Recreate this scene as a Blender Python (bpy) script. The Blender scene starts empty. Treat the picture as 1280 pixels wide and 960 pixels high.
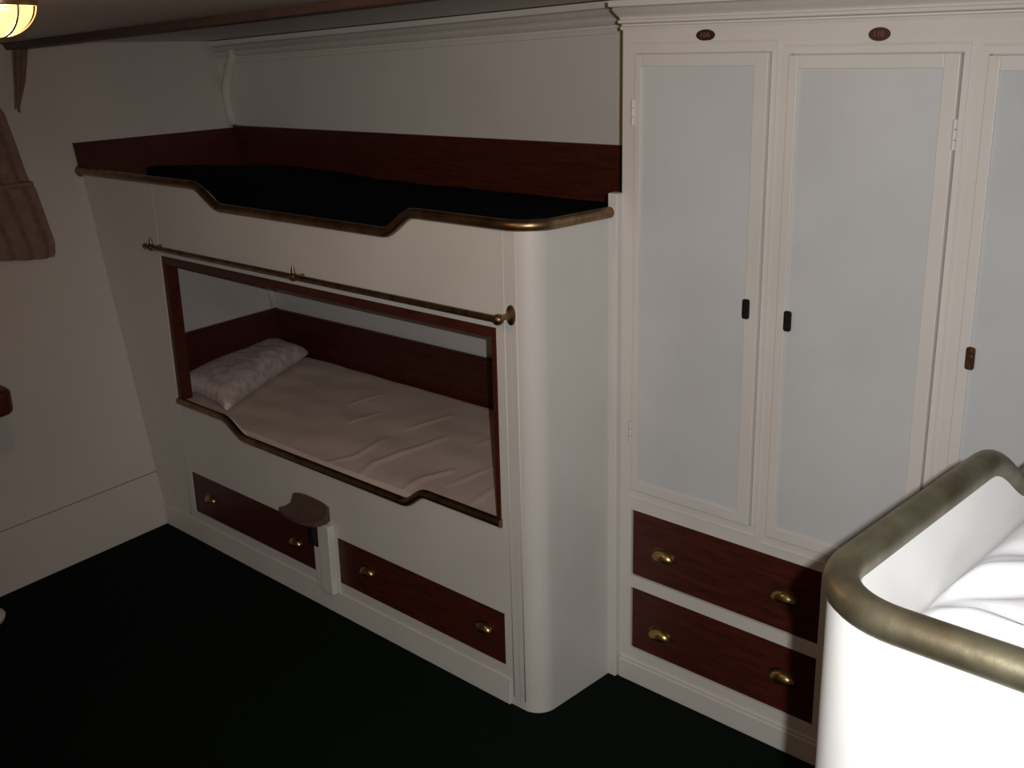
import bpy, bmesh, math, random
from mathutils import Vector, Matrix, noise

random.seed(7)
S = bpy.context.scene
COL = S.collection

# ------------------------------------------------------------------ camera
YAW, PITCH, ROLL, FPX = -0.765316, -0.304149, -0.025704, 1357.03
CAM = Vector((2.09989, -2.12635, 1.99143))
_f = Vector((math.sin(YAW)*math.cos(PITCH), math.cos(YAW)*math.cos(PITCH), math.sin(PITCH)))
_r0 = Vector((math.cos(YAW), -math.sin(YAW), 0)); _u0 = _r0.cross(_f)
_r = _r0*math.cos(ROLL) + _u0*math.sin(ROLL); _u = _u0*math.cos(ROLL) - _r0*math.sin(ROLL)
cd = bpy.data.cameras.new('camera'); cam = bpy.data.objects.new('camera', cd); COL.objects.link(cam)
cd.sensor_width = 36.0; cd.lens = 36.0*FPX/1280.0; cd.clip_start = 0.02
cam.matrix_world = Matrix(((_r.x, _u.x, -_f.x, CAM.x), (_r.y, _u.y, -_f.y, CAM.y), (_r.z, _u.z, -_f.z, CAM.z), (0, 0, 0, 1)))
S.camera = cam

# ------------------------------------------------------------------ world, flash, exposure
w = bpy.data.worlds.new('world'); S.world = w; w.use_nodes = True
w.node_tree.nodes['Background'].inputs[0].default_value = (1.0, 0.8, 0.6, 1)
w.node_tree.nodes['Background'].inputs[1].default_value = 0.0
FLASH = CAM + _r*0.052 + _u*0.024 + _f*0.01
sd = bpy.data.lights.new('camera_flash_offscreen', 'SPOT'); sd.energy = 152.0; sd.color = (1.0, 0.985, 0.965)
sd.spot_size = math.radians(92); sd.spot_blend = 1.0; sd.shadow_soft_size = 0.006
fl = bpy.data.objects.new('camera_flash_offscreen', sd); COL.objects.link(fl)
fl.location = FLASH
fl.rotation_euler = (_f + _r*0.09 + _u*0.0).to_track_quat('-Z', 'Y').to_euler()
S.view_settings.view_transform = 'Standard'; S.view_settings.look = 'None'
S.view_settings.gamma = 1.0; S.view_settings.use_curve_mapping = False
S.view_settings.exposure = 0.0

# ------------------------------------------------------------------ materials
def new_mat(name):
    m = bpy.data.materials.new(name); m.use_nodes = True
    nt = m.node_tree; b = nt.nodes['Principled BSDF']
    return m, nt, b
def noise_mix(nt, scale, c1, c2, detail=4, lo=0.35, hi=0.65, vec_scale=None, coord='Object'):
    tc = nt.nodes.new('ShaderNodeTexCoord'); src = tc.outputs[coord]
    if vec_scale:
        mp = nt.nodes.new('ShaderNodeMapping'); mp.inputs['Scale'].default_value = vec_scale
        nt.links.new(src, mp.inputs['Vector']); src = mp.outputs['Vector']
    n = nt.nodes.new('ShaderNodeTexNoise'); n.inputs['Scale'].default_value = scale; n.inputs['Detail'].default_value = detail
    nt.links.new(src, n.inputs['Vector'])
    r = nt.nodes.new('ShaderNodeValToRGB')
    r.color_ramp.elements[0].position = lo; r.color_ramp.elements[0].color = (*c1, 1)
    r.color_ramp.elements[1].position = hi; r.color_ramp.elements[1].color = (*c2, 1)
    nt.links.new(n.outputs['Fac'], r.inputs['Fac'])
    return n, r
def add_bump(nt, b, n, strength, dist=0.01):
    bp = nt.nodes.new('ShaderNodeBump'); bp.inputs['Strength'].default_value = strength; bp.inputs['Distance'].default_value = dist
    nt.links.new(n.outputs['Fac'], bp.inputs['Height']); nt.links.new(bp.outputs['Normal'], b.inputs['Normal'])
def mat_noise(name, c1, c2, scale, rough, metal=0.0, bump=0.0, bump_scale=None, vec_scale=None, spec=0.5, detail=4, lo=0.35, hi=0.65):
    m, nt, b = new_mat(name)
    n, r = noise_mix(nt, scale, c1, c2, detail, lo, hi, vec_scale)
    nt.links.new(r.outputs['Color'], b.inputs['Base Color'])
    b.inputs['Roughness'].default_value = rough; b.inputs['Metallic'].default_value = metal
    b.inputs['Specular IOR Level'].default_value = spec
    if bump:
        if bump_scale:
            n2 = nt.nodes.new('ShaderNodeTexNoise'); n2.inputs['Scale'].default_value = bump_scale; n2.inputs['Detail'].default_value = 3
            tc = nt.nodes.new('ShaderNodeTexCoord'); nt.links.new(tc.outputs['Object'], n2.inputs['Vector']); n = n2
        add_bump(nt, b, n, bump)
    return m
def mat_emit(name, col, strength, base=(0.8, 0.7, 0.5)):
    m, nt, b = new_mat(name)
    b.inputs['Base Color'].default_value = (*base, 1); b.inputs['Roughness'].default_value = 0.3
    b.inputs['Emission Color'].default_value = (*col, 1); b.inputs['Emission Strength'].default_value = strength
    return m

M = {}
M['paint'] = mat_noise('cream_paint', (0.645, 0.617, 0.58), (0.685, 0.657, 0.618), 3.0, 0.42, bump=0.05, bump_scale=26, spec=0.35)
M['white'] = mat_noise('white_enamel', (0.62, 0.62, 0.61), (0.66, 0.66, 0.65), 3.0, 0.35, bump=0.05, bump_scale=14, spec=0.4)
M['wallpaint'] = mat_noise('wall_paint', (0.585, 0.535, 0.495), (0.62, 0.57, 0.53), 2.5, 0.5, bump=0.06, bump_scale=18, spec=0.3)
M['blue'] = mat_noise('pale_blue_grey_paint', (0.57, 0.58, 0.585), (0.61, 0.62, 0.625), 4.0, 0.3, bump=0.05, bump_scale=60, spec=0.4)
M['gloss'] = mat_noise('glossy_pale_paint', (0.55, 0.57, 0.585), (0.59, 0.61, 0.625), 4.0, 0.13, bump=0.05, bump_scale=9, spec=0.6)
M['wood'] = mat_noise('dark_mahogany', (0.046, 0.0095, 0.006), (0.080, 0.0170, 0.0098), 6.0, 0.38, vec_scale=(1.5, 8, 18), spec=0.35, detail=6)
M['brass'] = mat_noise('aged_brass', (0.20, 0.125, 0.072), (0.35, 0.235, 0.13), 22, 0.38, metal=1.0, bump=0.04, bump_scale=90)
M['verdigris'] = mat_noise('dull_greenish_brass', (0.13, 0.105, 0.065), (0.23, 0.215, 0.145), 18, 0.44, metal=0.85, bump=0.05, bump_scale=70)
M['brightbrass'] = mat_noise('polished_brass', (0.34, 0.24, 0.09), (0.46, 0.34, 0.14), 40, 0.28, metal=1.0)
M['black'] = mat_noise('black_iron', (0.012, 0.010, 0.012), (0.03, 0.025, 0.028), 60, 0.4, metal=0.5)
M['carpet'] = mat_noise('dark_green_carpet', (0.002, 0.0050, 0.0032), (0.0085, 0.0155, 0.0105), 260, 0.95, bump=0.6, spec=0.05)
M['sheet'] = mat_noise('rumpled_sheet', (0.66, 0.535, 0.47), (0.72, 0.59, 0.52), 5, 0.85, spec=0.1, bump=0.03, bump_scale=200)
M['whitesheet'] = mat_noise('white_sheet', (0.60, 0.60, 0.62), (0.65, 0.65, 0.67), 5, 0.8, spec=0.1)
M['navy'] = mat_noise('dark_blanket', (0.0022, 0.0022, 0.0036), (0.0045, 0.0045, 0.0065), 30, 0.95, spec=0.05, bump=0.2, bump_scale=60)
M['pillow'] = mat_noise('pink_blotched_pillowcase', (0.50, 0.40, 0.385), (0.66, 0.57, 0.55), 24, 0.85, spec=0.1, detail=3, lo=0.4, hi=0.58, bump=0.15, bump_scale=14)
M['curtain'] = mat_noise('brown_curtain', (0.20, 0.125, 0.10), (0.25, 0.16, 0.128), 30, 0.9, spec=0.05)
M['ceil'] = mat_noise('ceiling_paint', (0.585, 0.535, 0.495), (0.62, 0.57, 0.53), 3, 0.4, spec=0.4)
M['beam'] = mat_noise('brown_beam', (0.07, 0.04, 0.03), (0.10, 0.06, 0.045), 8, 0.5, vec_scale=(1, 8, 8))
M['numeral'] = mat_noise('dull_gilt', (0.16, 0.09, 0.06), (0.22, 0.13, 0.09), 40, 0.5)
M['plate'] = mat_noise('dark_red_plate', (0.030, 0.009, 0.008), (0.045, 0.014, 0.010), 30, 0.4)
M['lampglass'] = mat_emit('lit_lamp_glass', (1.0, 0.86, 0.33), 1.4, (0.01, 0.008, 0.004))
_nt = M['lampglass'].node_tree; _b = _nt.nodes['Principled BSDF']; _o = _nt.nodes['Material Output']
_t = _nt.nodes.new('ShaderNodeBsdfTransparent'); _t.inputs[0].default_value = (1.0, 0.9, 0.7, 1)
_mx = _nt.nodes.new('ShaderNodeMixShader'); _mx.inputs[0].default_value = 0.28
_nt.links.new(_b.outputs[0], _mx.inputs[1]); _nt.links.new(_t.outputs[0], _mx.inputs[2]); _nt.links.new(_mx.outputs[0], _o.inputs['Surface'])
M['lampwhite'] = mat_emit('lit_white_glass', (1.0, 0.90, 0.70), 4.0)

# ------------------------------------------------------------------ mesh helpers
def hexa(bm, p):
    """eight corners: four of the bottom ring, four of the top ring, same order"""
    v = [bm.verts.new(q) for q in p]
    for f in ((3, 2, 1, 0), (4, 5, 6, 7), (0, 1, 5, 4), (1, 2, 6, 5), (2, 3, 7, 6), (3, 0, 4, 7)):
        bm.faces.new([v[i] for i in f])
def box(bm, x0, x1, y0, y1, z0, z1):
    hexa(bm, [(x0, y0, z0), (x1, y0, z0), (x1, y1, z0), (x0, y1, z0), (x0, y0, z1), (x1, y0, z1), (x1, y1, z1), (x0, y1, z1)])
def columns(bm, xs, zlo, zhi, y0, y1):
    """solid strip in the XZ plane between two height functions"""
    rows = []
    for x in xs:
        a, b = zlo(x), zhi(x)
        rows.append([bm.verts.new((x, y0, a)), bm.verts.new((x, y1, a)), bm.verts.new((x, y1, b)), bm.verts.new((x, y0, b))])
    for A, B in zip(rows, rows[1:]):
        for i in range(4):
            j = (i+1) % 4
            bm.faces.new((A[i], B[i], B[j], A[j]))
    bm.faces.new(rows[0]); bm.faces.new(rows[-1][::-1])
def ribbon(bm, path, thick, z0, ztop):
    """upright wall of the given thickness along a plan path, with its own top height at each point"""
    rows = []
    n = len(path)
    for i, (x, y) in enumerate(path):
        a = Vector(path[max(i-1, 0)]); b = Vector(path[min(i+1, n-1)])
        t = (b-a).normalized(); nx, ny = -t.y, t.x
        zt = ztop[i] if isinstance(ztop, (list, tuple)) else ztop
        rows.append([bm.verts.new((x, y, z0)), bm.verts.new((x+nx*thick, y+ny*thick, z0)),
                     bm.verts.new((x+nx*thick, y+ny*thick, zt)), bm.verts.new((x, y, zt))])
    for A, B in zip(rows, rows[1:]):
        for i in range(4):
            j = (i+1) % 4
            bm.faces.new((A[i], B[i], B[j], A[j]))
    bm.faces.new(rows[0]); bm.faces.new(rows[-1][::-1])
def tube(bm, pts, r, seg=12, cap=True):
    pts = [Vector(p) for p in pts]; n = len(pts); rings = []
    rr = r if isinstance(r, (list, tuple)) else [r]*n
    t0 = (pts[1]-pts[0]).normalized()
    ref = Vector((0, 0, 1)) if abs(t0.z) < 0.9 else Vector((1, 0, 0))
    nrm = (ref - t0*ref.dot(t0)).normalized()
    for i in range(n):
        t = (pts[min(i+1, n-1)] - pts[max(i-1, 0)]).normalized()
        nrm = (nrm - t*nrm.dot(t)).normalized(); bn = t.cross(nrm)
        rings.append([bm.verts.new(pts[i] + (nrm*math.cos(2*math.pi*k/seg) + bn*math.sin(2*math.pi*k/seg))*rr[i]) for k in range(seg)])
    for A, B in zip(rings, rings[1:]):
        for k in range(seg):
            j = (k+1) % seg
            bm.faces.new((A[k], A[j], B[j], B[k]))
    if cap:
        bm.faces.new(rings[0][::-1]); bm.faces.new(rings[-1])
def lathe(bm, prof, axis='Z', seg=24, c=(0, 0, 0)):
    """revolve (radius, height) pairs"""
    rings = []
    for r, h in prof:
        ring = []
        for k in range(seg):
            a = 2*math.pi*k/seg; p = (r*math.cos(a), r*math.sin(a), h)
            if axis == 'Y': p = (p[0], h, p[1])
            if axis == 'X': p = (h, p[0], p[1])
            ring.append(bm.verts.new((c[0]+p[0], c[1]+p[1], c[2]+p[2])))
        rings.append(ring)
    for A, B in zip(rings, rings[1:]):
        for k in range(seg):
            j = (k+1) % seg
            bm.faces.new((A[k], A[j], B[j], B[k]))
    bm.faces.new(rings[0][::-1]); bm.faces.new(rings[-1])
def grid(bm, nu, nv, fn):
    v = [[bm.verts.new(fn(i/nu, j/nv)) for j in range(nv+1)] for i in range(nu+1)]
    for i in range(nu):
        for j in range(nv):
            bm.faces.new((v[i][j], v[i+1][j], v[i+1][j+1], v[i][j+1]))
    return v
def arc(cx, cy, r, a0, a1, n=8):
    return [(cx + r*math.cos(a0+(a1-a0)*i/n), cy + r*math.sin(a0+(a1-a0)*i/n)) for i in range(n+1)]
def frange(a, b, n): return [a+(b-a)*i/n for i in range(n+1)]
def sstep(a, b, x):
    t = min(1, max(0, (x-a)/(b-a))); return t*t*(3-2*t)

def obj(name, bm, mat, parent=None, bevel=0.0, smooth=False, label=None, seg=2):
    bmesh.ops.recalc_face_normals(bm, faces=bm.faces)
    me = bpy.data.meshes.new(name); bm.to_mesh(me); bm.free()
    o = bpy.data.objects.new(name, me); COL.objects.link(o)
    me.materials.append(M[mat] if isinstance(mat, str) else mat)
    if smooth:
        me.polygons.foreach_set('use_smooth', [True]*len(me.polygons))
        if smooth == 'auto': me.set_sharp_from_angle(angle=math.radians(40))
    if bevel:
        b = o.modifiers.new('bevel', 'BEVEL'); b.width = bevel; b.segments = seg; b.limit_method = 'ANGLE'; b.angle_limit = math.radians(35)
    if parent:
        o.parent = parent; o.matrix_parent_inverse = parent_inv(parent)
    if label: o['label'] = label
    return o
def world_loc(o):
    l = Vector(o.location)
    if o.parent: l += o.matrix_parent_inverse.translation + world_loc(o.parent)
    return l
def parent_inv(p):
    # every parent here is unrotated; meshes are built in world coordinates
    return Matrix.Translation(-world_loc(p))
def bx(name, dims, mat, parent=None, bevel=0.0, label=None):
    bm = bmesh.new(); box(bm, *dims); return obj(name, bm, mat, parent, bevel, label=label)
def thing(name, label, cat, loc=(0, 0, 0), group=None):
    o = bpy.data.objects.new(name, None); COL.objects.link(o); o.location = loc; o.empty_display_size = 0.1
    return tag(o, label, cat, group)
def tag(o, label, cat, group=None):
    o['label'] = label; o['category'] = cat
    if group: o['group'] = group
    return o
def struct(o, label, cat):
    o['kind'] = 'structure'; o['label'] = label; o['category'] = cat; return o

# ------------------------------------------------------------------ plan of the cabin (metres)
XL0, TA, PA = -2.074, -0.2441, -0.1552          # ship's-side wall: X = XL0 + TA*z + PA*y (leans outwards)
def XL(y, z): return XL0 + TA*z + PA*y
YB = 0.871                                       # back wall
YW = 0.355                                       # wardrobe front
XE = 0.141                                       # end of the double berth
def ZC(x): return 2.127 + 0.034*x                # cambered ceiling
XR, YF = 2.62, -3.05

# ------------------------------------------------------------------ structure
bm = bmesh.new(); box(bm, -2.75, XR+0.06, YF-0.06, YB+0.06, -0.05, 0.0)
struct(obj('floor', bm, 'carpet'), 'dark green carpeted cabin floor', 'floor')
def side_slab(bm, z0, z1, d0, d1, y0=YF, y1=YB):
    hexa(bm, [(XL(y0, z0)+d0, y0, z0), (XL(y0, z0)+d1, y0, z0), (XL(y1, z0)+d1, y1, z0), (XL(y1, z0)+d0, y1, z0),
              (XL(y0, z1)+d0, y0, z1), (XL(y0, z1)+d1, y0, z1), (XL(y1, z1)+d1, y1, z1), (XL(y1, z1)+d0, y1, z1)])
bm = bmesh.new(); side_slab(bm, 0, 2.12, -.06, -.012); side_slab(bm, .2325, 2.12, -.012, 0)
struct(obj('wall_left', bm, 'wallpaint'), 'cream outward-leaning ship side wall beside the berth', 'wall')
bm = bmesh.new(); side_slab(bm, 0, .2285, -.0118, 0)
struct(obj('baseboard_left', bm, 'wallpaint'), 'plain cream skirting panel along the leaning side wall', 'baseboard')
bm = bmesh.new(); box(bm, -2.95, XR+.06, YB, YB+.06, 0, 2.3)
struct(obj('wall_back', bm, 'paint'), 'cream wall behind the double berth', 'wall')
bm = bmesh.new(); box(bm, XR, XR+.06, YF, YB, 0, 2.3)
struct(obj('wall_right', bm, 'paint'), 'cream wall along the single berth', 'wall')
bm = bmesh.new(); box(bm, -2.95, XR+.06, YF-.06, YF, 0, 2.3)
struct(obj('wall_front', bm, 'paint'), 'cream wall facing the berths', 'wall')
bm = bmesh.new()
xa, xb = -2.95, XR+.06
hexa(bm, [(xa, YF-.06, ZC(xa)), (xb, YF-.06, ZC(xb)), (xb, YB+.06, ZC(xb)), (xa, YB+.06, ZC(xa)),
          (xa, YF-.06, ZC(xa)+.05), (xb, YF-.06, ZC(xb)+.05), (xb, YB+.06, ZC(xb)+.05), (xa, YB+.06, ZC(xa)+.05)])
struct(obj('ceiling', bm, 'ceil'), 'low cambered painted cabin ceiling', 'ceiling')
# ceiling batten
bm = bmesh.new(); ya, yb_ = -0.20, -0.13; xa, xb = XL(-.15, 2.05)+.01, XR
hexa(bm, [(xa, ya, ZC(xa)-.027), (xb, ya, ZC(xb)-.027), (xb, yb_, ZC(xb)-.027), (xa, yb_, ZC(xa)-.027),
          (xa, ya-.012, ZC(xa)), (xb, ya-.012, ZC(xb)), (xb, yb_+.012, ZC(xb)), (xa, yb_+.012, ZC(xa))])
struct(obj('trim_1', bm, 'beam', bevel=0.004), 'dark brown wooden batten across the ceiling', 'trim')
# moulded cornice on the back wall (follows the camber)
prof = [(0, -.105), (-.010, -.104), (-.012, -.088), (-.006, -.085), (-.008, -.079), (-.026, -.068), (-.032, -.056), (-.024, -.052), (-.040, -.046), (-.052, -.034), (-.044, -.030), (-.066, -.024), (-.070, -.004), (0, -.004)]
bm = bmesh.new(); rings = []
for x in (XL(YB, 2.0)+.03, 0.17):
    rings.append([bm.verts.new((x, YB+dy, ZC(x)+dz)) for dy, dz in prof])
for k in range(len(prof)):
    j = (k+1) % len(prof); bm.faces.new((rings[0][k], rings[1][k], rings[1][j], rings[0][j]))
bm.faces.new(rings[0]); bm.faces.new(rings[1][::-1])
struct(obj('trim_2', bm, 'paint', smooth='auto'), 'moulded cream cornice above the upper berth', 'trim')
# rounded corner knee between side wall and back wall
bm = bmesh.new(); kp = []
for x, z in ((-2.602, 1.646), (-2.622, 1.70), (-2.640, 1.76), (-2.632, 1.83), (-2.590, 1.91), (-2.548, 1.97), (-2.525, 2.02)):
    kp.append((x+.01, YB-.012, z))
tube(bm, kp, 0.024, 12)
struct(obj('trim_3', bm, 'wallpaint', smooth=True), 'rounded cream knee moulding in the corner above the upper berth', 'trim')
bm = bmesh.new(); tube(bm, [(XL(YB, z)+.016, YB-.012, z) for z in (.775, .95, 1.15, 1.36)], 0.02, 12)
struct(obj('trim_4', bm, 'wallpaint', smooth=True), 'cream corner bead inside the lower berth', 'trim')

# ------------------------------------------------------------------ double berth
berth = thing('bunk_berth', 'built-in cream double bunk berth with brass rails and mahogany drawers', 'bunk bed', (-.95, .45, 0))
XO0, XO1, ZT = -1.85, 0.0, 1.2217
def z_low(x):                                   # lower rail line
    return 0.618 - 0.056*(sstep(-1.52, -1.37, x) - sstep(-.445, -.335, x))
def z_up(x):                                    # upper rail line
    return 1.520 - 0.070*(sstep(-1.55, -1.37, x) - sstep(-.465, -.32, x))
xs_main = sorted(set(frange(XO0, XO1, 90)))
XA = 0.075
D1 = (-1.826, -.9685); D2 = (-.8398, -.0006); DZ = (.1251, .3103)
bm = bmesh.new()
T = 0.024
# left stile, slanting against the ship's side
hexa(bm, [(XL(0, 0)+.002, 0, 0), (XO0, 0, 0), (XO0, T, 0), (XL(T, 0)+.002, T, 0),
          (XL(0, 1.512)+.002, 0, 1.512), (XO0, 0, 1.512), (XO0, T, 1.512), (XL(T, 1.512)+.002, T, 1.512)])
columns(bm, xs_main, lambda x: ZT, lambda x: z_up(x)-.006, 0, T)
columns(bm, frange(XO1, XA, 3), lambda x: 0, lambda x: z_up(x)-.006, 0, T)
columns(bm, xs_main, lambda x: DZ[1], lambda x: z_low(x)-.004, 0, T)
box(bm, XO0, XO1, 0, T, 0, DZ[0])
box(bm, XO0, D1[0], 0, T, DZ[0], DZ[1]); box(bm, D1[1], D2[0], 0, T, DZ[0], DZ[1])
obj('front_panel', bm, 'paint', berth)
# rounded end
bm = bmesh.new(); R0 = XE-XA
pl = arc(XA, R0, R0, -math.pi/2, 0, 10) + [(XE, y) for y in frange(R0+.03, YW, 8)]
ribbon(bm, pl, 0.02, 0, 1.512)
obj('end_panel', bm, 'paint', berth, smooth='auto')
bx('corner_batten', (XE-.004, .172, YW-.022, YW+.015, 0, 1.575), 'paint', berth, .004)
# plinth
bm = bmesh.new()
hexa(bm, [(XL(0, 0)+.004, -.010, 0), (.022, -.010, 0), (.022, -.0005, 0), (XL(0, 0)+.004, -.0005, 0),
          (XL(0, .09)+.004, -.005, .090), (.022, -.005, .090), (.022, -.0005, .090), (XL(0, .09)+.004, -.0005, .090)])
obj('plinth', bm, 'paint', berth, bevel=.003)
# vertical beads
for x, z1 in ((.033, 1.505), (.0585, 1.505), (.080, 1.505), (XO0-.014, 1.505)):
    bm = bmesh.new(); r = .0030 if abs(x-.0585) > .001 else .0018
    y = 0.0 if x < XA else 0.0
    tube(bm, [(x, y+.0016, .03 if x > 0 else .092), (x, y+.0016, z1)], r, 8)
    obj('bead', bm, 'paint', berth, smooth=True)
# mahogany lining of the lower opening: left, top and right
bm = bmesh.new(); FW = .024
box(bm, XO0, XO0+FW, -.003, .05, .622, ZT); obj('frame_stile', bm, 'wood', berth, .002)
bm = bmesh.new(); box(bm, XO1-FW+.006, XO1, -.003, .05, .612, ZT); obj('frame_stile', bm, 'wood', berth, .002)
bm = bmesh.new(); box(bm, XO0+FW, XO1-FW+.006, -.003, .05, ZT-.031, ZT); obj('frame_head', bm, 'wood', berth, .002)
# brass rails
bm = bmesh.new(); tube(bm, [(x, -.004, z_low(x)) for x in frange(XO0+.004, XO1+.004, 110)], .0150, 16)
obj('rail', bm, 'brass', berth, smooth='auto', label='brass rail along the lower opening')
bm = bmesh.new()
RP = [(x, -.006, z_up(x)) for x in frange(XL(0, 1.52)+.012, .045, 130)]
RP += [(x, y, 1.520) for x, y in arc(.045, .094, .10, -math.pi/2, 0, 12)[1:]] + [(.145, y, 1.520) for y in frange(.12, YW-.006, 8)]
tube(bm, RP, .0165, 16)
ur = obj('rail', bm, 'brass', berth, smooth='auto', label='brass rail round the upper berth')
bm = bmesh.new(); q = XL(0, 1.52)
lathe(bm, [(.022, q+.002), (.026, q+.006), (.020, q+.018), (.016, q+.028)], 'X', 16, (0, -.006, 1.520))
obj('rail_socket', bm, 'brass', ur, smooth='auto')
# boards behind the sleepers
def wall_board(y0, y1, z0, z1, t=.018, n='side_board'):
    bm = bmesh.new()
    hexa(bm, [(XL(y0, z0)+.003, y0, z0), (XL(y0, z0)+t, y0, z0), (XL(y1, z0)+t, y1, z0), (XL(y1, z0)+.003, y1, z0),
              (XL(y0, z1)+.003, y0, z1), (XL(y0, z1)+t, y0, z1), (XL(y1, z1)+t, y1, z1), (XL(y1, z1)+.003, y1, z1)])
    if z0 > 1: side_slab(bm, 1.525, z1, .003, t, -.012, y0)
    return obj(n, bm, 'wood', berth)
wall_board(.026, YB-.004, 1.43, 1.635)
wall_board(.052, YB-.004, .44, .768)
bm = bmesh.new(); xq = XL(YB, 1.54)+.02
hexa(bm, [(XL(YB, 1.43)+.02, YB-.02, 1.43), (.17, YB-.02, 1.43), (.17, YB-.002, 1.43), (XL(YB, 1.43)+.02, YB-.002, 1.43),
          (XL(YB, 1.65)+.02, YB-.02, 1.645), (.17, YB-.02, 1.652), (.17, YB-.002, 1.652), (XL(YB, 1.65)+.02, YB-.002, 1.645)])
obj('back_board', bm, 'wood', berth, .003)
bm = bmesh.new()
hexa(bm, [(XL(YB, .44)+.02, YB-.02, .44), (.10, YB-.02, .44), (.10, YB-.002, .44), (XL(YB, .44)+.02, YB-.002, .44),
          (XL(YB, .77)+.02, YB-.02, .767), (.10, YB-.02, .780), (.10, YB-.002, .780), (XL(YB, .77)+.02, YB-.002, .767)])
obj('back_board', bm, 'wood', berth, .003)
# berth bottoms
def deck(z0, z1, x1):
    bm = bmesh.new(); y0, y1 = T+.001, YB-.003
    hexa(bm, [(XL(y0, z0)+.004, y0, z0), (x1, y0, z0), (x1, y1, z0), (XL(y1, z0)+.004, y1, z0),
              (XL(y0, z1)+.02, y0, z1), (x1, y0, z1), (x1, y1, z1), (XL(y1, z1)+.02, y1, z1)])
    return bm
obj('berth_bottom', deck(1.385, 1.428, XE-.022), 'wood', berth)
obj('berth_bottom', deck(.41, .438, .075), 'wood', berth)
bx('end_lining', (XE-.045, XE-.022, R0+.04, YB-.003, 0, 1.384), 'paint', berth)
# drawers
def cup_handle(x, y, z, parent, s=1.0):
    """half-dome brass cup pull on an oval back plate, facing -Y"""
    bm = bmesh.new(); a, b, dpt = .040*s, .028*s, .023*s
    nu, nv = 16, 8
    def fn(u, v):
        al = math.pi*u; be = math.pi/2*v
        return (x + a*math.cos(al), y - .0015 - dpt*math.sin(al)*math.cos(be), z - .011*s + b*math.sin(al)*math.sin(be))
    grid(bm, nu, nv, fn); bmesh.ops.remove_doubles(bm, verts=bm.verts, dist=1e-5)
    h = obj('handle', bm, 'brightbrass', parent, smooth=True)
    sol = h.modifiers.new('solid', 'SOLIDIFY'); sol.thickness = .0018; sol.offset = 1
    bm = bmesh.new(); n = 20
    f0 = [bm.verts.new((x+.043*s*math.cos(2*math.pi*k/n), y-.002, z+.024*s*math.sin(2*math.pi*k/n))) for k in range(n)]
    f1 = [bm.verts.new((x+.043*s*math.cos(2*math.pi*k/n), y, z+.024*s*math.sin(2*math.pi*k/n))) for k in range(n)]
    bm.faces.new(f0)
    for k in range(n):
        j = (k+1) % n; bm.faces.new((f0[k], f0[j], f1[j], f1[k]))
    obj('handle_plate', bm, 'brass', parent)
def drawer(dx, dz, yf, hs, parent, label=None, s=1.0):
    g = .003
    d = bx('drawer', (dx[0]+g, dx[1]-g, yf, yf+.020, dz[0]+g, dz[1]-g), 'wood', parent, .003, label)
    for x, z in hs: cup_handle(x, yf, z, d, s)
    return d
drawer(D1, DZ, .002, [(-1.69, .222), (-1.10, .212)], berth, 'mahogany drawer next to the side wall', .85)
drawer(D2, DZ, .002, [(-.672, .232), (-.094, .229)], berth, 'mahogany drawer at the rounded end', .85)
bx('drawer_back', (-1.84, .05, .03, .05, .09, .34), 'wood', berth)
# curtain rod
rod = None
bm = bmesh.new(); YR, ZR = -.042, 1.262
tube(bm, [(-1.882, YR, ZR), (-.6, YR, ZR), (.052, YR, ZR)], .0105, 12)
rod = obj('curtain_rod', bm, 'brass', berth, smooth='auto')
bm = bmesh.new(); lathe(bm, [(.004, -1.902), (.010, -1.899), (.0125, -1.89), (.010, -1.88), (.006, -1.876)], 'X', 14, (0, YR, ZR)); obj('finial', bm, 'brass', rod, smooth=True)
bm = bmesh.new(); lathe(bm, [(.009, .036), (.015, .044), (.0165, .053), (.013, .062), (.006, .068)], 'X', 16, (0, YR, ZR)); obj('finial', bm, 'brass', rod, smooth=True)
# end plate on the rounded end, standing across the rod
bm = bmesh.new()
lathe(bm, [(.030, -.001), (.028, -.006), (.014, -.010), (.009, -.020), (.009, YR)], 'Y', 16, (.062, 0, ZR+.006))
for v in bm.verts: v.co.x = .062 + (v.co.x-.062)*.55
obj('end_bracket', bm, 'brass', rod, smooth='auto')
for x in (-1.845, -.905):
    bm = bmesh.new()
    tube(bm, [(x, 0, ZR), (x, -.02, ZR), (x, YR, ZR)], .0055, 10)
    lathe(bm, [(.0125, x-.011), (.0145, x-.006), (.0145, x+.006), (.0125, x+.011)], 'X', 14, (0, YR, ZR))
    tube(bm, [(x, YR, ZR+.004), (x, YR, ZR+.022), (x, YR, ZR+.040)], [.008, .007, .003], 10)
    obj('hook_bracket', bm, 'brass', rod, smooth='auto')
# wooden step and its white post
bm = bmesh.new()
cs = [(-.002, .432), (-.010, .432), (-.016, .405), (-.030, .388), (-.062, .382), (-.096, .386), (-.096, .368), (-.060, .360), (-.020, .360), (-.002, .366)]
rings = []
for k, x in enumerate(frange(-1.075, -.866, 10)):
    e = abs(k-5)/5.0; yy = 1.0 - .22*e**3
    rings.append([bm.verts.new((x, y*yy if y < -.02 else y, z - (.012*e**3 if i in (0, 1) else 0))) for i, (y, z) in enumerate(cs)])
for A, B in zip(rings, rings[1:]):
    for k in range(len(cs)):
        j = (k+1) % len(cs); bm.faces.new((A[k], B[k], B[j], A[j]))
bm.faces.new(rings[0]); bm.faces.new(rings[-1][::-1])
step = obj('step', bm, mat_noise('worn_wood', (.07, .04, .03), (.105, .063, .047), 12, .5, vec_scale=(4, 14, 14)), berth, smooth='auto', label='small worn wooden step')
bm = bmesh.new(); box(bm, -.945, -.915, -.05, 0, .27, .36); box(bm, -.942, -.918, -.03, 0, .255, .27)
obj('step_bracket', bm, 'black', step, .004)
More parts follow.
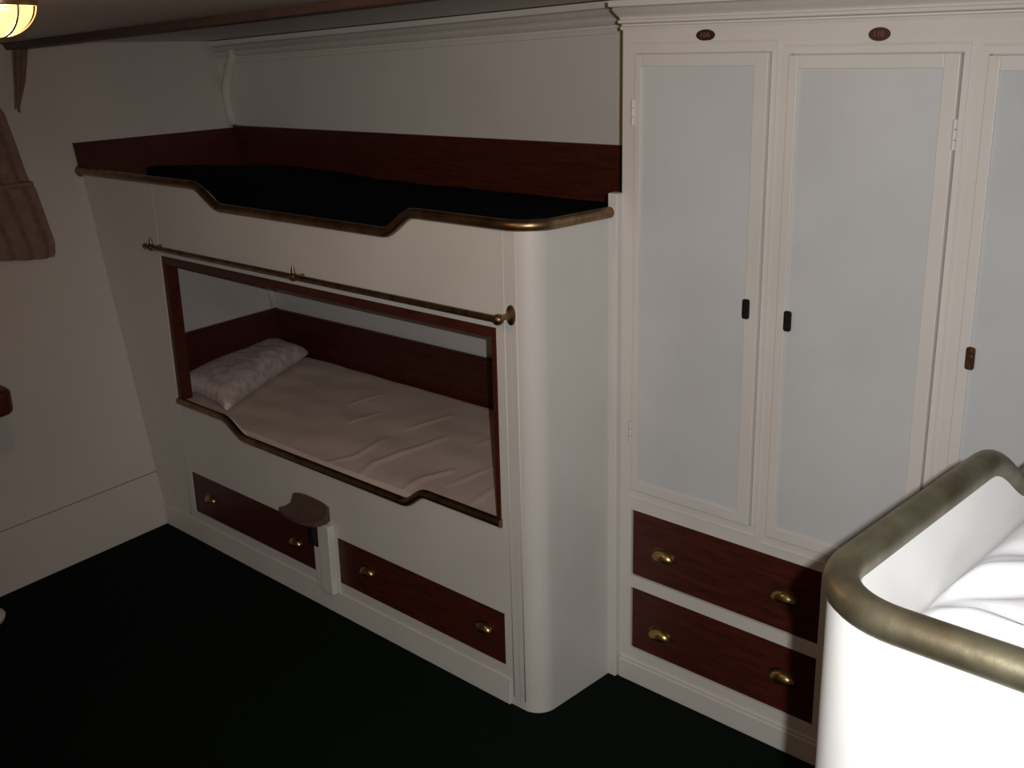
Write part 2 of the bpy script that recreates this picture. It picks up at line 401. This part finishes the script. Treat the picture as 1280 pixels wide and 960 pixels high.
bm = bmesh.new(); box(bm, -.913, -.846, -.030, -.0005, .083, .355); box(bm, -.962, -.913, -.016, -.0005, .083, .262); box(bm, -.846, -.832, -.008, -.0005, .083, .15)
obj('step_post', bm, 'paint', berth, .004)

# bedding in the double berth
def crease_field(lines):
    segs = []
    for pts, h, wd in lines:
        segs.append(([Vector(p) for p in pts], h, wd))
    def f(x, y):
        p = Vector((x, y)); z = 0
        for pts, h, wd in segs:
            best = 9; tt = 0; L = 0
            n = len(pts)-1
            for i in range(n):
                a, b = pts[i], pts[i+1]; ab = b-a; t = max(0, min(1, (p-a).dot(ab)/ab.length_squared))
                dd = (p-(a+ab*t)).length
                if dd < best: best = dd; tt = (i+t)/n
            if best < wd*4: z += h*math.exp(-(best/wd)**2)*(.35+.65*math.sin(math.pi*min(1, max(0, tt*.8+.1))))
        return z
    return f
cf = crease_field([
    ([(-.89, .03), (-.866, .107)], .006, .012), ([(-.853, .097), (-.864, .15), (-.919, .313)], .008, .013),
    ([(-.706, .03), (-.751, .12), (-.757, .271), (-.741, .46)], .010, .014), ([(-.48, .03), (-.511, .136), (-.487, .252)], .010, .014),
    ([(-.928, .445), (-.912, .655)], .008, .011), ([(-1.164, .336), (-1.167, .498)], .007, .011), ([(-1.352, .493), (-1.34, .656)], .006, .010),
    ([(-.40, .155), (-.399, .364)], .006, .012), ([(-.22, .06), (-.26, .3), (-.24, .5)], .006, .016), ([(-.60, .5), (-.58, .7)], .006, .013)])
bm = bmesh.new(); Y0, Y1, X0m, X1m = .0255, .846, -2.12, .070
def mt(u, v):
    x = X0m+(X1m-X0m)*u; y = Y0+(Y1-Y0)*v
    ed = min(1, (1-v)*(Y1-Y0)/.04, min(u, 1-u)*(X1m-X0m)/.04)
    return (x, y, (.580 + .016*sstep(-.42, .0, x)) + .62*cf(x, y) + .006*noise.noise(Vector((x*5, y*7, 1))) - .02*(1-ed)**2)
gv = grid(bm, 210, 84, mt)
edge = [gv[i][0] for i in range(211)] + [gv[210][j] for j in range(1, 85)] + [gv[i][84] for i in range(209, -1, -1)] + [gv[0][j] for j in range(83, 0, -1)]
low = [bm.verts.new((v.co.x, v.co.y, .4385)) for v in edge]
for k in range(len(edge)):
    j = (k+1) % len(edge); bm.faces.new((edge[k], edge[j], low[j], low[k]))
bm.faces.new(low)
tag(obj('mattress', bm, 'sheet', smooth='auto'), 'creased beige-pink sheeted mattress in the lower berth', 'mattress')
# pillow
def pillow(name, cn, zc, th, mat):
    bm = bmesh.new(); N = 22
    def side(sg):
        def fn(u, v):
            a, b = u*2-1, v*2-1
            # corners pulled out, sides drawn in
            pin = 0.05
            uu = u + (-a)*pin*(1-b*b); vv = v + (-b)*pin*(1-a*a)
            p = (Vector(cn[0])*(1-uu)*(1-vv) + Vector(cn[1])*uu*(1-vv) + Vector(cn[2])*uu*vv + Vector(cn[3])*(1-uu)*vv)
            h = th*max(0, (1-a**4))**.5*max(0, (1-b**4))**.5
            h *= 1 + .14*noise.noise(Vector((p.x*6, p.y*6, 3*sg)))
            return Vector((p.x, p.y, p.z + sg*h*(1.0 if sg > 0 else .38)))
        return fn
    grid(bm, N, N, side(1)); grid(bm, N, N, side(-1))
    bmesh.ops.remove_doubles(bm, verts=bm.verts, dist=1e-4)
    return obj(name, bm, mat, smooth=True)
tag(pillow('pillow', [(-1.565, .045, .622), (-1.985, .770, .630), (-2.195, .76, .640), (-2.03, .058, .628)], .63, .080, 'pillow'),
    'pinkish blotched pillow lying at the head of the lower berth', 'pillow')
# dark mattress above
bm = bmesh.new(); Y0u, Y1u, X0u, X1u = .032, .80, -1.94, .02
def mu(u, v):
    x = X0u+(X1u-X0u)*u - .30*v*(1-u)**3; y = Y0u+(Y1u-Y0u)*v
    ed = min(1, min(v, 1-v)*(Y1u-Y0u)/.05, min(u, 1-u)*(X1u-X0u)/.05)
    hump = .098*(1-sstep(-1.9, -1.30, x))*(1-.85*v)
    return (x, y, 1.472 + hump + .006*noise.noise(Vector((x*4, y*5, 7))) - .012*(1-ed)**2)
gv = grid(bm, 90, 36, mu)
edge = [gv[i][0] for i in range(91)] + [gv[90][j] for j in range(1, 37)] + [gv[i][36] for i in range(89, -1, -1)] + [gv[0][j] for j in range(35, 0, -1)]
low = [bm.verts.new((v.co.x, v.co.y, 1.4285)) for v in edge]
for k in range(len(edge)):
    j = (k+1) % len(edge); bm.faces.new((edge[k], edge[j], low[j], low[k]))
bm.faces.new(low)
tag(obj('mattress', bm, 'navy', smooth='auto'), 'black blanket-covered mattress on the upper berth with the mahogany boards', 'mattress')

# ------------------------------------------------------------------ wardrobe
wd = thing('wardrobe', 'tall built-in cream wardrobe with pale blue panelled doors and two mahogany drawers', 'wardrobe', (.92, .6, 0))
WX0, WX1, WZ = .1725, 1.655, 2.075
ZWT, ZWB = 1.9466, .6731
DOORS = [(.2195, .6381, .6731, 'blue', 1.957, 1.986), (.688, 1.1133, .660, 'blue', 1.950, 1.972), (1.1672, 1.595, .660, 'gloss', 1.944, 1.966)]
DR = (.2163, .8625); Z1, Z2, Z3, Z4 = .6034, .3777, .3365, .1180
bm = bmesh.new(); FY = YW+.02
box(bm, WX0, WX1, YW, FY, 1.957, WZ)                                 # frieze
for d_ in DOORS: d_[4] < 1.957 and box(bm, d_[0], d_[1], YW, FY, d_[4], 1.957)
xs = [WX0] + [c for d_ in DOORS for c in d_[:2]] + [WX1]
for i in range(0, len(xs), 2): box(bm, xs[i], xs[i+1], YW, FY, .66, 1.957)   # stiles
box(bm, WX0, WX1, YW, FY, Z1, .660); box(bm, DOORS[0][0], DOORS[0][1], YW, FY, .660, .6731)
box(bm, WX0, DR[0], YW, FY, 0, Z1); box(bm, DR[1], WX1, YW, FY, 0, Z1)
box(bm, DR[0], DR[1], YW, FY, Z2, Z3); box(bm, DR[0], DR[1], YW, FY, 0, Z4)
obj('face_frame', bm, 'paint', wd)
bx('carcass', (WX0, WX1, FY+.012, YB-.003, 0, WZ), 'paint', wd)
bm = bmesh.new(); box(bm, .175, WX1, YW-.010, YW-.0003, 0, .070); box(bm, .175, WX1, YW-.006, YW-.0003, .070, .082)
obj('plinth', bm, 'paint', wd, .003)
# cornice
cp = [(0, 2.018), (-.009, 2.018), (-.011, 2.026), (-.005, 2.029), (-.005, 2.032), (-.019, 2.036), (-.020, 2.043), (-.012, 2.046), (-.015, 2.051), (-.030, 2.060), (-.044, 2.072), (-.038, 2.075), (-.056, 2.078), (-.059, 2.092), (0, 2.092)]
bm = bmesh.new(); rings = []
for x, ex, ey in ((WX0, 0, 1), (WX1, 0, 0)):
    rings.append([bm.verts.new((x + (dy*.12 if ey else 0), YW+dy, z)) for dy, z in cp])
rings.insert(0, [bm.verts.new((WX0+dy*.12, YB-.075, z)) for dy, z in cp])
for A, B in zip(rings, rings[1:]):
    for k in range(len(cp)):
        j = (k+1) % len(cp); bm.faces.new((A[k], B[k], B[j], A[j]))
bm.faces.new(rings[0]); bm.faces.new(rings[-1][::-1])
obj('cornice', bm, 'paint', wd, smooth='auto')
# bead frames round the doors
for x0, x1, zb, _, ztp, zbd in DOORS:
    bm = bmesh.new(); e = .004
    box(bm, x0-.012, x1+.018, YW-e, YW+.001, zbd-.005, zbd)
    box(bm, x1+.016, x1+.021, YW-e, YW+.001, zb-.02, zbd)
    box(bm, x0-.012, x1+.018, YW-e, YW+.001, zb-.030, zb-.025)
    obj('door_bead', bm, 'paint', wd, .0015)
def latch(x, z, mat, parent):
    bm = bmesh.new(); a, b = .0105, .027
    pts = []
    for cx, cz, a0 in ((a-.006, b-.006, 0), (-(a-.006), b-.006, 90), (-(a-.006), -(b-.006), 180), (a-.006, -(b-.006), 270)):
        for k in range(4):
            t = math.radians(a0+30*k); pts.append((x+cx+.006*math.cos(t), z+cz+.006*math.sin(t)))
    y0, y1 = YW-.018, YW-.0135
    f = [bm.verts.new((p[0], y0, p[1])) for p in pts]; g = [bm.verts.new((p[0], y1, p[1])) for p in pts]
    bm.faces.new(f); bm.faces.new(g[::-1])
    for k in range(len(f)):
        j = (k+1) % len(f); bm.faces.new((f[k], f[j], g[j], g[k]))
    lathe(bm, [(.0055, y0-.003), (.0055, y0)], 'Y', 12, (x, 0, z+.002))
    lathe(bm, [(.003, y0-.0015), (.003, y0)], 'Y', 10, (x, 0, z+.019)); lathe(bm, [(.003, y0-.0015), (.003, y0)], 'Y', 10, (x, 0, z-.019))
    return obj('latch', bm, mat, parent)
def hinge(x, z, parent):
    bm = bmesh.new()
    for dz in (-.022, .001, .024): lathe(bm, [(.0055, z+dz-.0105), (.0055, z+dz+.0105)], 'Z', 10, (x, YW-.014, 0))
    return obj('hinge', bm, 'paint', parent, smooth='auto')
for i, (x0, x1, zb, pm, ztp, zbd) in enumerate(DOORS):
    g = .003; ws = (.021, .040, .032, .032) if i == 0 else (.026, .036, .032, .032)
    a0, a1, b0, b1 = x0+g, x1-g, zb+g, ztp-g
    bm = bmesh.new(); y0, y1 = YW-.013, YW+.012
    box(bm, a0, a0+ws[0], y0, y1, b0, b1); box(bm, a1-ws[1], a1, y0, y1, b0, b1)
    box(bm, a0+ws[0], a1-ws[1], y0, y1, b0, b0+ws[2]); box(bm, a0+ws[0], a1-ws[1], y0, y1, b1-ws[3], b1)
    d_ = obj('door', bm, 'paint', wd, .002, label=['narrow wardrobe door next to the double berth', 'wide middle wardrobe door', 'wardrobe door with a glossy panel and brass latch'][i])
    bm = bmesh.new(); box(bm, a0+ws[0], a1-ws[1], y0+.006, y1-.003, b0+ws[2], b1-ws[3])
    obj('door_panel', bm, pm, d_)
    lx, lz, lm = ((.602, 1.300, 'black'), (.727, 1.286, 'black'), (1.2, 1.271, 'brass'))[i]
    latch(lx, lz, lm, d_)
    hx = x0 if i == 0 else x1
    for hz in (1.80 if i == 0 else 1.772, .862): hinge(hx, hz, d_)
drawer(DR, (Z2, Z1), YW+.004, [(.338, .482), (.752, .492)], wd, 'upper mahogany drawer')
drawer(DR, (Z4, Z3), YW+.004, [(.330, .208), (.762, .238)], wd, 'lower mahogany drawer')
# oval number plates
def text_mesh(txt, size):
    cu = bpy.data.curves.new('numeral', 'FONT'); cu.body = txt; cu.size = size; cu.align_x = 'CENTER'; cu.align_y = 'CENTER'; cu.extrude = .0008
    o = bpy.data.objects.new('tmp', cu); COL.objects.link(o)
    dg = bpy.context.evaluated_depsgraph_get(); me = bpy.data.meshes.new_from_object(o.evaluated_get(dg))
    bpy.data.objects.remove(o); return me
for x, z, sx, sz, txt in ((.441, 1.999, .029, .0145, '10A'), (.914, 1.9905, .027, .0155, '110')):
    bm = bmesh.new(); n = 28
    f0 = [bm.verts.new((x+.93*sx*math.cos(2*math.pi*k/n), YW-.004, z+.93*sz*math.sin(2*math.pi*k/n))) for k in range(n)]
    f1 = [bm.verts.new((x+sx*math.cos(2*math.pi*k/n), YW, z+sz*math.sin(2*math.pi*k/n))) for k in range(n)]
    bm.faces.new(f0)
    for k in range(n):
        j = (k+1) % n; bm.faces.new((f0[k], f0[j], f1[j], f1[k]))
    p = obj('number_plate', bm, 'plate', wd, label='small dark oval number plate')
    me = text_mesh(txt, .0185); me.name = 'numeral'
    me.transform(Matrix.Translation((x, YW-.0045, z)) @ Matrix.Rotation(math.pi/2, 4, 'X'))
    me.materials.clear(); me.materials.append(M['numeral'])
    o = bpy.data.objects.new('numeral', me); COL.objects.link(o); o.parent = p; o.matrix_parent_inverse = parent_inv(p)

# ------------------------------------------------------------------ single berth in the foreground
nb = thing('bunk_berth', 'white berth with rounded corner and thick dull brass rail in front of the wardrobe', 'bunk bed', (2.15, -.25, 0))
NX, NY, NR = 1.688, -1.326, .085
def nz(y): return 1.517 - .072*(sstep(-.925, -.765, y) - sstep(.22, .38, y))
NP = [(x, NY) for x in frange(2.60, NX+NR, 14)] + [(p[0], p[1]) for p in arc(NX+NR, NY+NR, NR, -math.pi/2, -math.pi, 14)[1:]]
NP += [(NX, y) for y in frange(NY+NR, -.95, 8)[1:]] + [(NX, y) for y in frange(-.95, -.72, 18)[1:]] + [(NX, y) for y in frange(-.72, .16, 12)[1:]] + [(NX, y) for y in frange(.16, .42, 14)[1:]] + [(NX, y) for y in frange(.42, YB-.006, 6)[1:]]
bm = bmesh.new()
def offs(path, d):
    out = []
    n = len(path)
    for i, (x, y) in enumerate(path):
        a = Vector(path[max(i-1, 0)]); b = Vector(path[min(i+1, n-1)]); t = (b-a).normalized()
        out.append((x - t.y*d, y + t.x*d))
    return out
OP = offs(NP, .012); TP = [nz(y)-.008 for _, y in NP]
for nm, i0, i1 in (('end_panel', 0, 14), ('corner_panel', 14, 28), ('side_panel', 28, len(NP)-1)):
    bm = bmesh.new(); ribbon(bm, OP[i0:i1+1], -.024, 0, TP[i0:i1+1]); obj(nm, bm, 'white', nb, smooth='auto')
bm = bmesh.new(); tube(bm, [(x, y, nz(y)) for x, y in NP], .0168, 24)
obj('rail', bm, 'verdigris', nb, smooth='auto')
bx('berth_bottom', (NX+.015, 2.60, NY+.015, YB-.006, 1.27, 1.30), 'wood', nb)
cn = crease_field([([(1.715, -1.087), (1.734, -1.058), (1.75, -1.042), (1.80, -.99), (1.88, -.95)], -.009, .014), ([(1.733, -1.092), (1.767, -1.081), (1.81, -1.081), (1.92, -1.10)], -.007, .014),
                   ([(1.72, -1.042), (1.73, -1.006), (1.761, -.973), (1.84, -.91)], .010, .013), ([(1.736, -1.125), (1.758, -1.098), (1.805, -1.105), (1.95, -1.16)], .008, .012),
                   ([(1.722, -.938), (1.76, -.90), (1.86, -.83)], -.008, .014), ([(1.725, -1.18), (1.82, -1.17), (1.98, -1.24)], -.006, .012)])
bm = bmesh.new(); ax0, ax1, ay0, ay1 = NX+.016, 2.58, NY+.030, .82
def mn(u, v):
    x = ax0+(ax1-ax0)*u; y = ay0+(ay1-ay0)*v**1.5
    ed = min(1, min(u*(ax1-ax0), (1-u)*(ax1-ax0), y-ay0, ay1-y)/.03)
    cx, cy = NX+NR, NY+NR                        # round the corner inside the berth
    if x < cx and y < cy:
        dv = Vector((x-cx, y-cy)); m_ = max(abs(dv.x)/(cx-ax0), abs(dv.y)/(cy-ay0))
        if dv.length > 1e-6:
            dv = dv.normalized()*m_*.062; x, y = cx+dv.x, cy+dv.y
    return (x, y, 1.428 + cn(x, y) + .004*noise.noise(Vector((x*9, y*9, 2))) - .018*(1-max(0, ed))**2)
gv = grid(bm, 130, 150, mn)
edge = [gv[i][0] for i in range(131)] + [gv[130][j] for j in range(1, 151)] + [gv[i][150] for i in range(129, -1, -1)] + [gv[0][j] for j in range(149, 0, -1)]
low = [bm.verts.new((v.co.x, v.co.y, 1.3005)) for v in edge]
for k in range(len(edge)):
    j = (k+1) % len(edge); bm.faces.new((edge[k], edge[j], low[j], low[k]))
bm.faces.new(low)
tag(obj('mattress', bm, 'whitesheet', smooth='auto'), 'mattress under a rumpled white sheet inside the thick brass rail', 'mattress')

# ------------------------------------------------------------------ curtain on the side wall
cu = thing('curtain', 'limp brown curtain hanging on the leaning side wall under the lamp', 'curtain', (XL(-.4, 1.2)+.03, -.4, 1.2))
def lerp_tab(tab, z):
    for (z0, y0), (z1, y1) in zip(tab, tab[1:]):
        if z1 <= z <= z0: return y1 + (y0-y1)*(z-z1)/(z0-z1)
    return tab[-1][1] if z < tab[-1][0] else tab[0][1]
def curtain_panel(name, right, left, zt, zb, amp, nf):
    bm = bmesh.new()
    def fn(u, v):
        z = zt + (zb-zt)*v
        yr, yl = lerp_tab(right, z), lerp_tab(left, z)
        y = yl + (yr-yl)*u
        off = .034 + amp*math.sin(u*nf*2*math.pi + .6*math.sin(v*3)) + .004*noise.noise(Vector((y*8, z*5, 4)))
        zz = z + (.012*math.sin(u*5) if v > .98 else 0)
        return (XL(y, zz)+off, y, zz)
    grid(bm, 80, 60, fn)
    o = obj(name, bm, 'curtain', cu, smooth=True)
    s = o.modifiers.new('solid', 'SOLIDIFY'); s.thickness = .003
    return o
curtain_panel('curtain_heading', [(2.037, -.115), (1.897, -.165), (1.83, -.20), (1.785, -.225)], [(2.037, -.185), (1.9, -.215), (1.785, -.240)], 2.035, 1.785, .004, 2.5)
curtain_panel('curtain_drop', [(2.035, -.40), (1.90, -.345), (1.80, -.305), (1.778, -.290), (1.654, -.276), (1.521, -.262), (1.478, -.240), (1.257, -.215), (1.225, -.225), (1.203, -.245)],
              [(2.035, -.86), (1.2, -.66)], 2.035, 1.215, .007, 6)
bm = bmesh.new(); tube(bm, [(XL(y, 2.045)+.04, y, 2.045) for y in (-.07, -.5, -.95)], .008, 10)
cr_ = obj('curtain_rail', bm, 'brass', cu, smooth='auto')
bm = bmesh.new(); lathe(bm, [(.004, 0), (.012, .006), (.012, .016), (.004, .022)], 'Y', 12, (XL(-.07, 2.045)+.04, -.078, 2.045)); obj('finial', bm, 'brass', cr_, smooth=True)
bm = bmesh.new(); box(bm, XL(-.262, 1.50)+.018, XL(-.262, 1.50)+.060, -.44, -.252, 1.488, 1.508); obj('tieback', bm, 'curtain', cu, .005)

# ------------------------------------------------------------------ table at the side wall
tb = thing('side_table', 'dark red wooden table on pale round feet by the side wall', 'table', (-1.93, -.92, 0))
bm = bmesh.new(); tx0, tx1, ty0, ty1, r = -2.02, -1.70, -1.35, -.702, .05
pl = []
for cx, cy, a0 in ((tx1-r, ty1-r, 0), (tx0+r, ty1-r, 90), (tx0+r, ty0+r, 180), (tx1-r, ty0+r, 270)):
    pl += [(cx+r*math.cos(math.radians(a0+15*k)), cy+r*math.sin(math.radians(a0+15*k))) for k in range(7)]
f = [bm.verts.new((x, y, .778)) for x, y in pl]; g = [bm.verts.new((x, y, .872)) for x, y in pl]
bm.faces.new(f[::-1]); bm.faces.new(g)
for k in range(len(f)):
    j = (k+1) % len(f); bm.faces.new((f[k], f[j], g[j], g[k]))
obj('table_top', bm, 'wood', tb, .018, seg=3)
for py in (-.928, -1.24):
  bm = bmesh.new(); lathe(bm, [(.092, 0), (.095, .012), (.080, .030), (.045, .045), (.032, .07), (.028, .40), (.032, .72), (.07, .777)], 'Z', 24, (-1.815 if py > -1 else -1.755, py, 0))
  obj('pedestal', bm, 'paint', tb, smooth='auto')

# ------------------------------------------------------------------ lamps
LP = Vector((.088, -1.297, 0)); lz = ZC(LP.x)
lamp = thing('ceiling_lamp', 'lit glass ceiling lamp in a brass cage', 'lamp', (LP.x, LP.y, lz))
bm = bmesh.new(); lathe(bm, [(.072, lz-.001), (.072, lz-.012), (.064, lz-.018)], 'Z', 28, (LP.x, LP.y, 0)); obj('lamp_base', bm, 'brass', lamp, smooth='auto')
bm = bmesh.new(); lathe(bm, [(.056, lz-.018), (.065, lz-.030), (.065, lz-.044)], 'Z', 28, (LP.x, LP.y, 0)); obj('lamp_collar', bm, 'lampwhite', lamp, smooth='auto')
zr_ = lz-.050
bm = bmesh.new(); lathe(bm, [(.056, zr_-.005), (.068, zr_-.006), (.070, zr_), (.068, zr_+.006), (.056, zr_+.005)], 'Z', 28, (LP.x, LP.y, 0)); obj('lamp_ring', bm, 'brass', lamp, smooth='auto')
bm = bmesh.new(); lathe(bm, [(0.061*math.cos(a), zr_-.004-.052*math.sin(a)) for a in [math.radians(7.5*k) for k in range(12)]], 'Z', 28, (LP.x, LP.y, 0)); obj('lamp_globe', bm, 'lampglass', lamp, smooth=True)
for k in range(6):
    a = math.radians(60*k + 10); bm = bmesh.new()
    tube(bm, [(LP.x+0.067*math.cos(t)*math.cos(a), LP.y+0.067*math.cos(t)*math.sin(a), zr_-.002-.056*math.sin(t)) for t in [math.radians(6*q_) for q_ in range(16)]], .0020, 8)
    obj('cage_wire', bm, 'brass', lamp, smooth=True)
ld = bpy.data.lights.new('lamp_bulb', 'POINT'); ld.energy = 24.0; ld.color = (1.0, .56, .24); ld.shadow_soft_size = .018
lo = bpy.data.objects.new('lamp_bulb', ld); COL.objects.link(lo); lo.location = (LP.x, LP.y, zr_-.026); lo.parent = lamp; lo.matrix_parent_inverse = parent_inv(lamp)
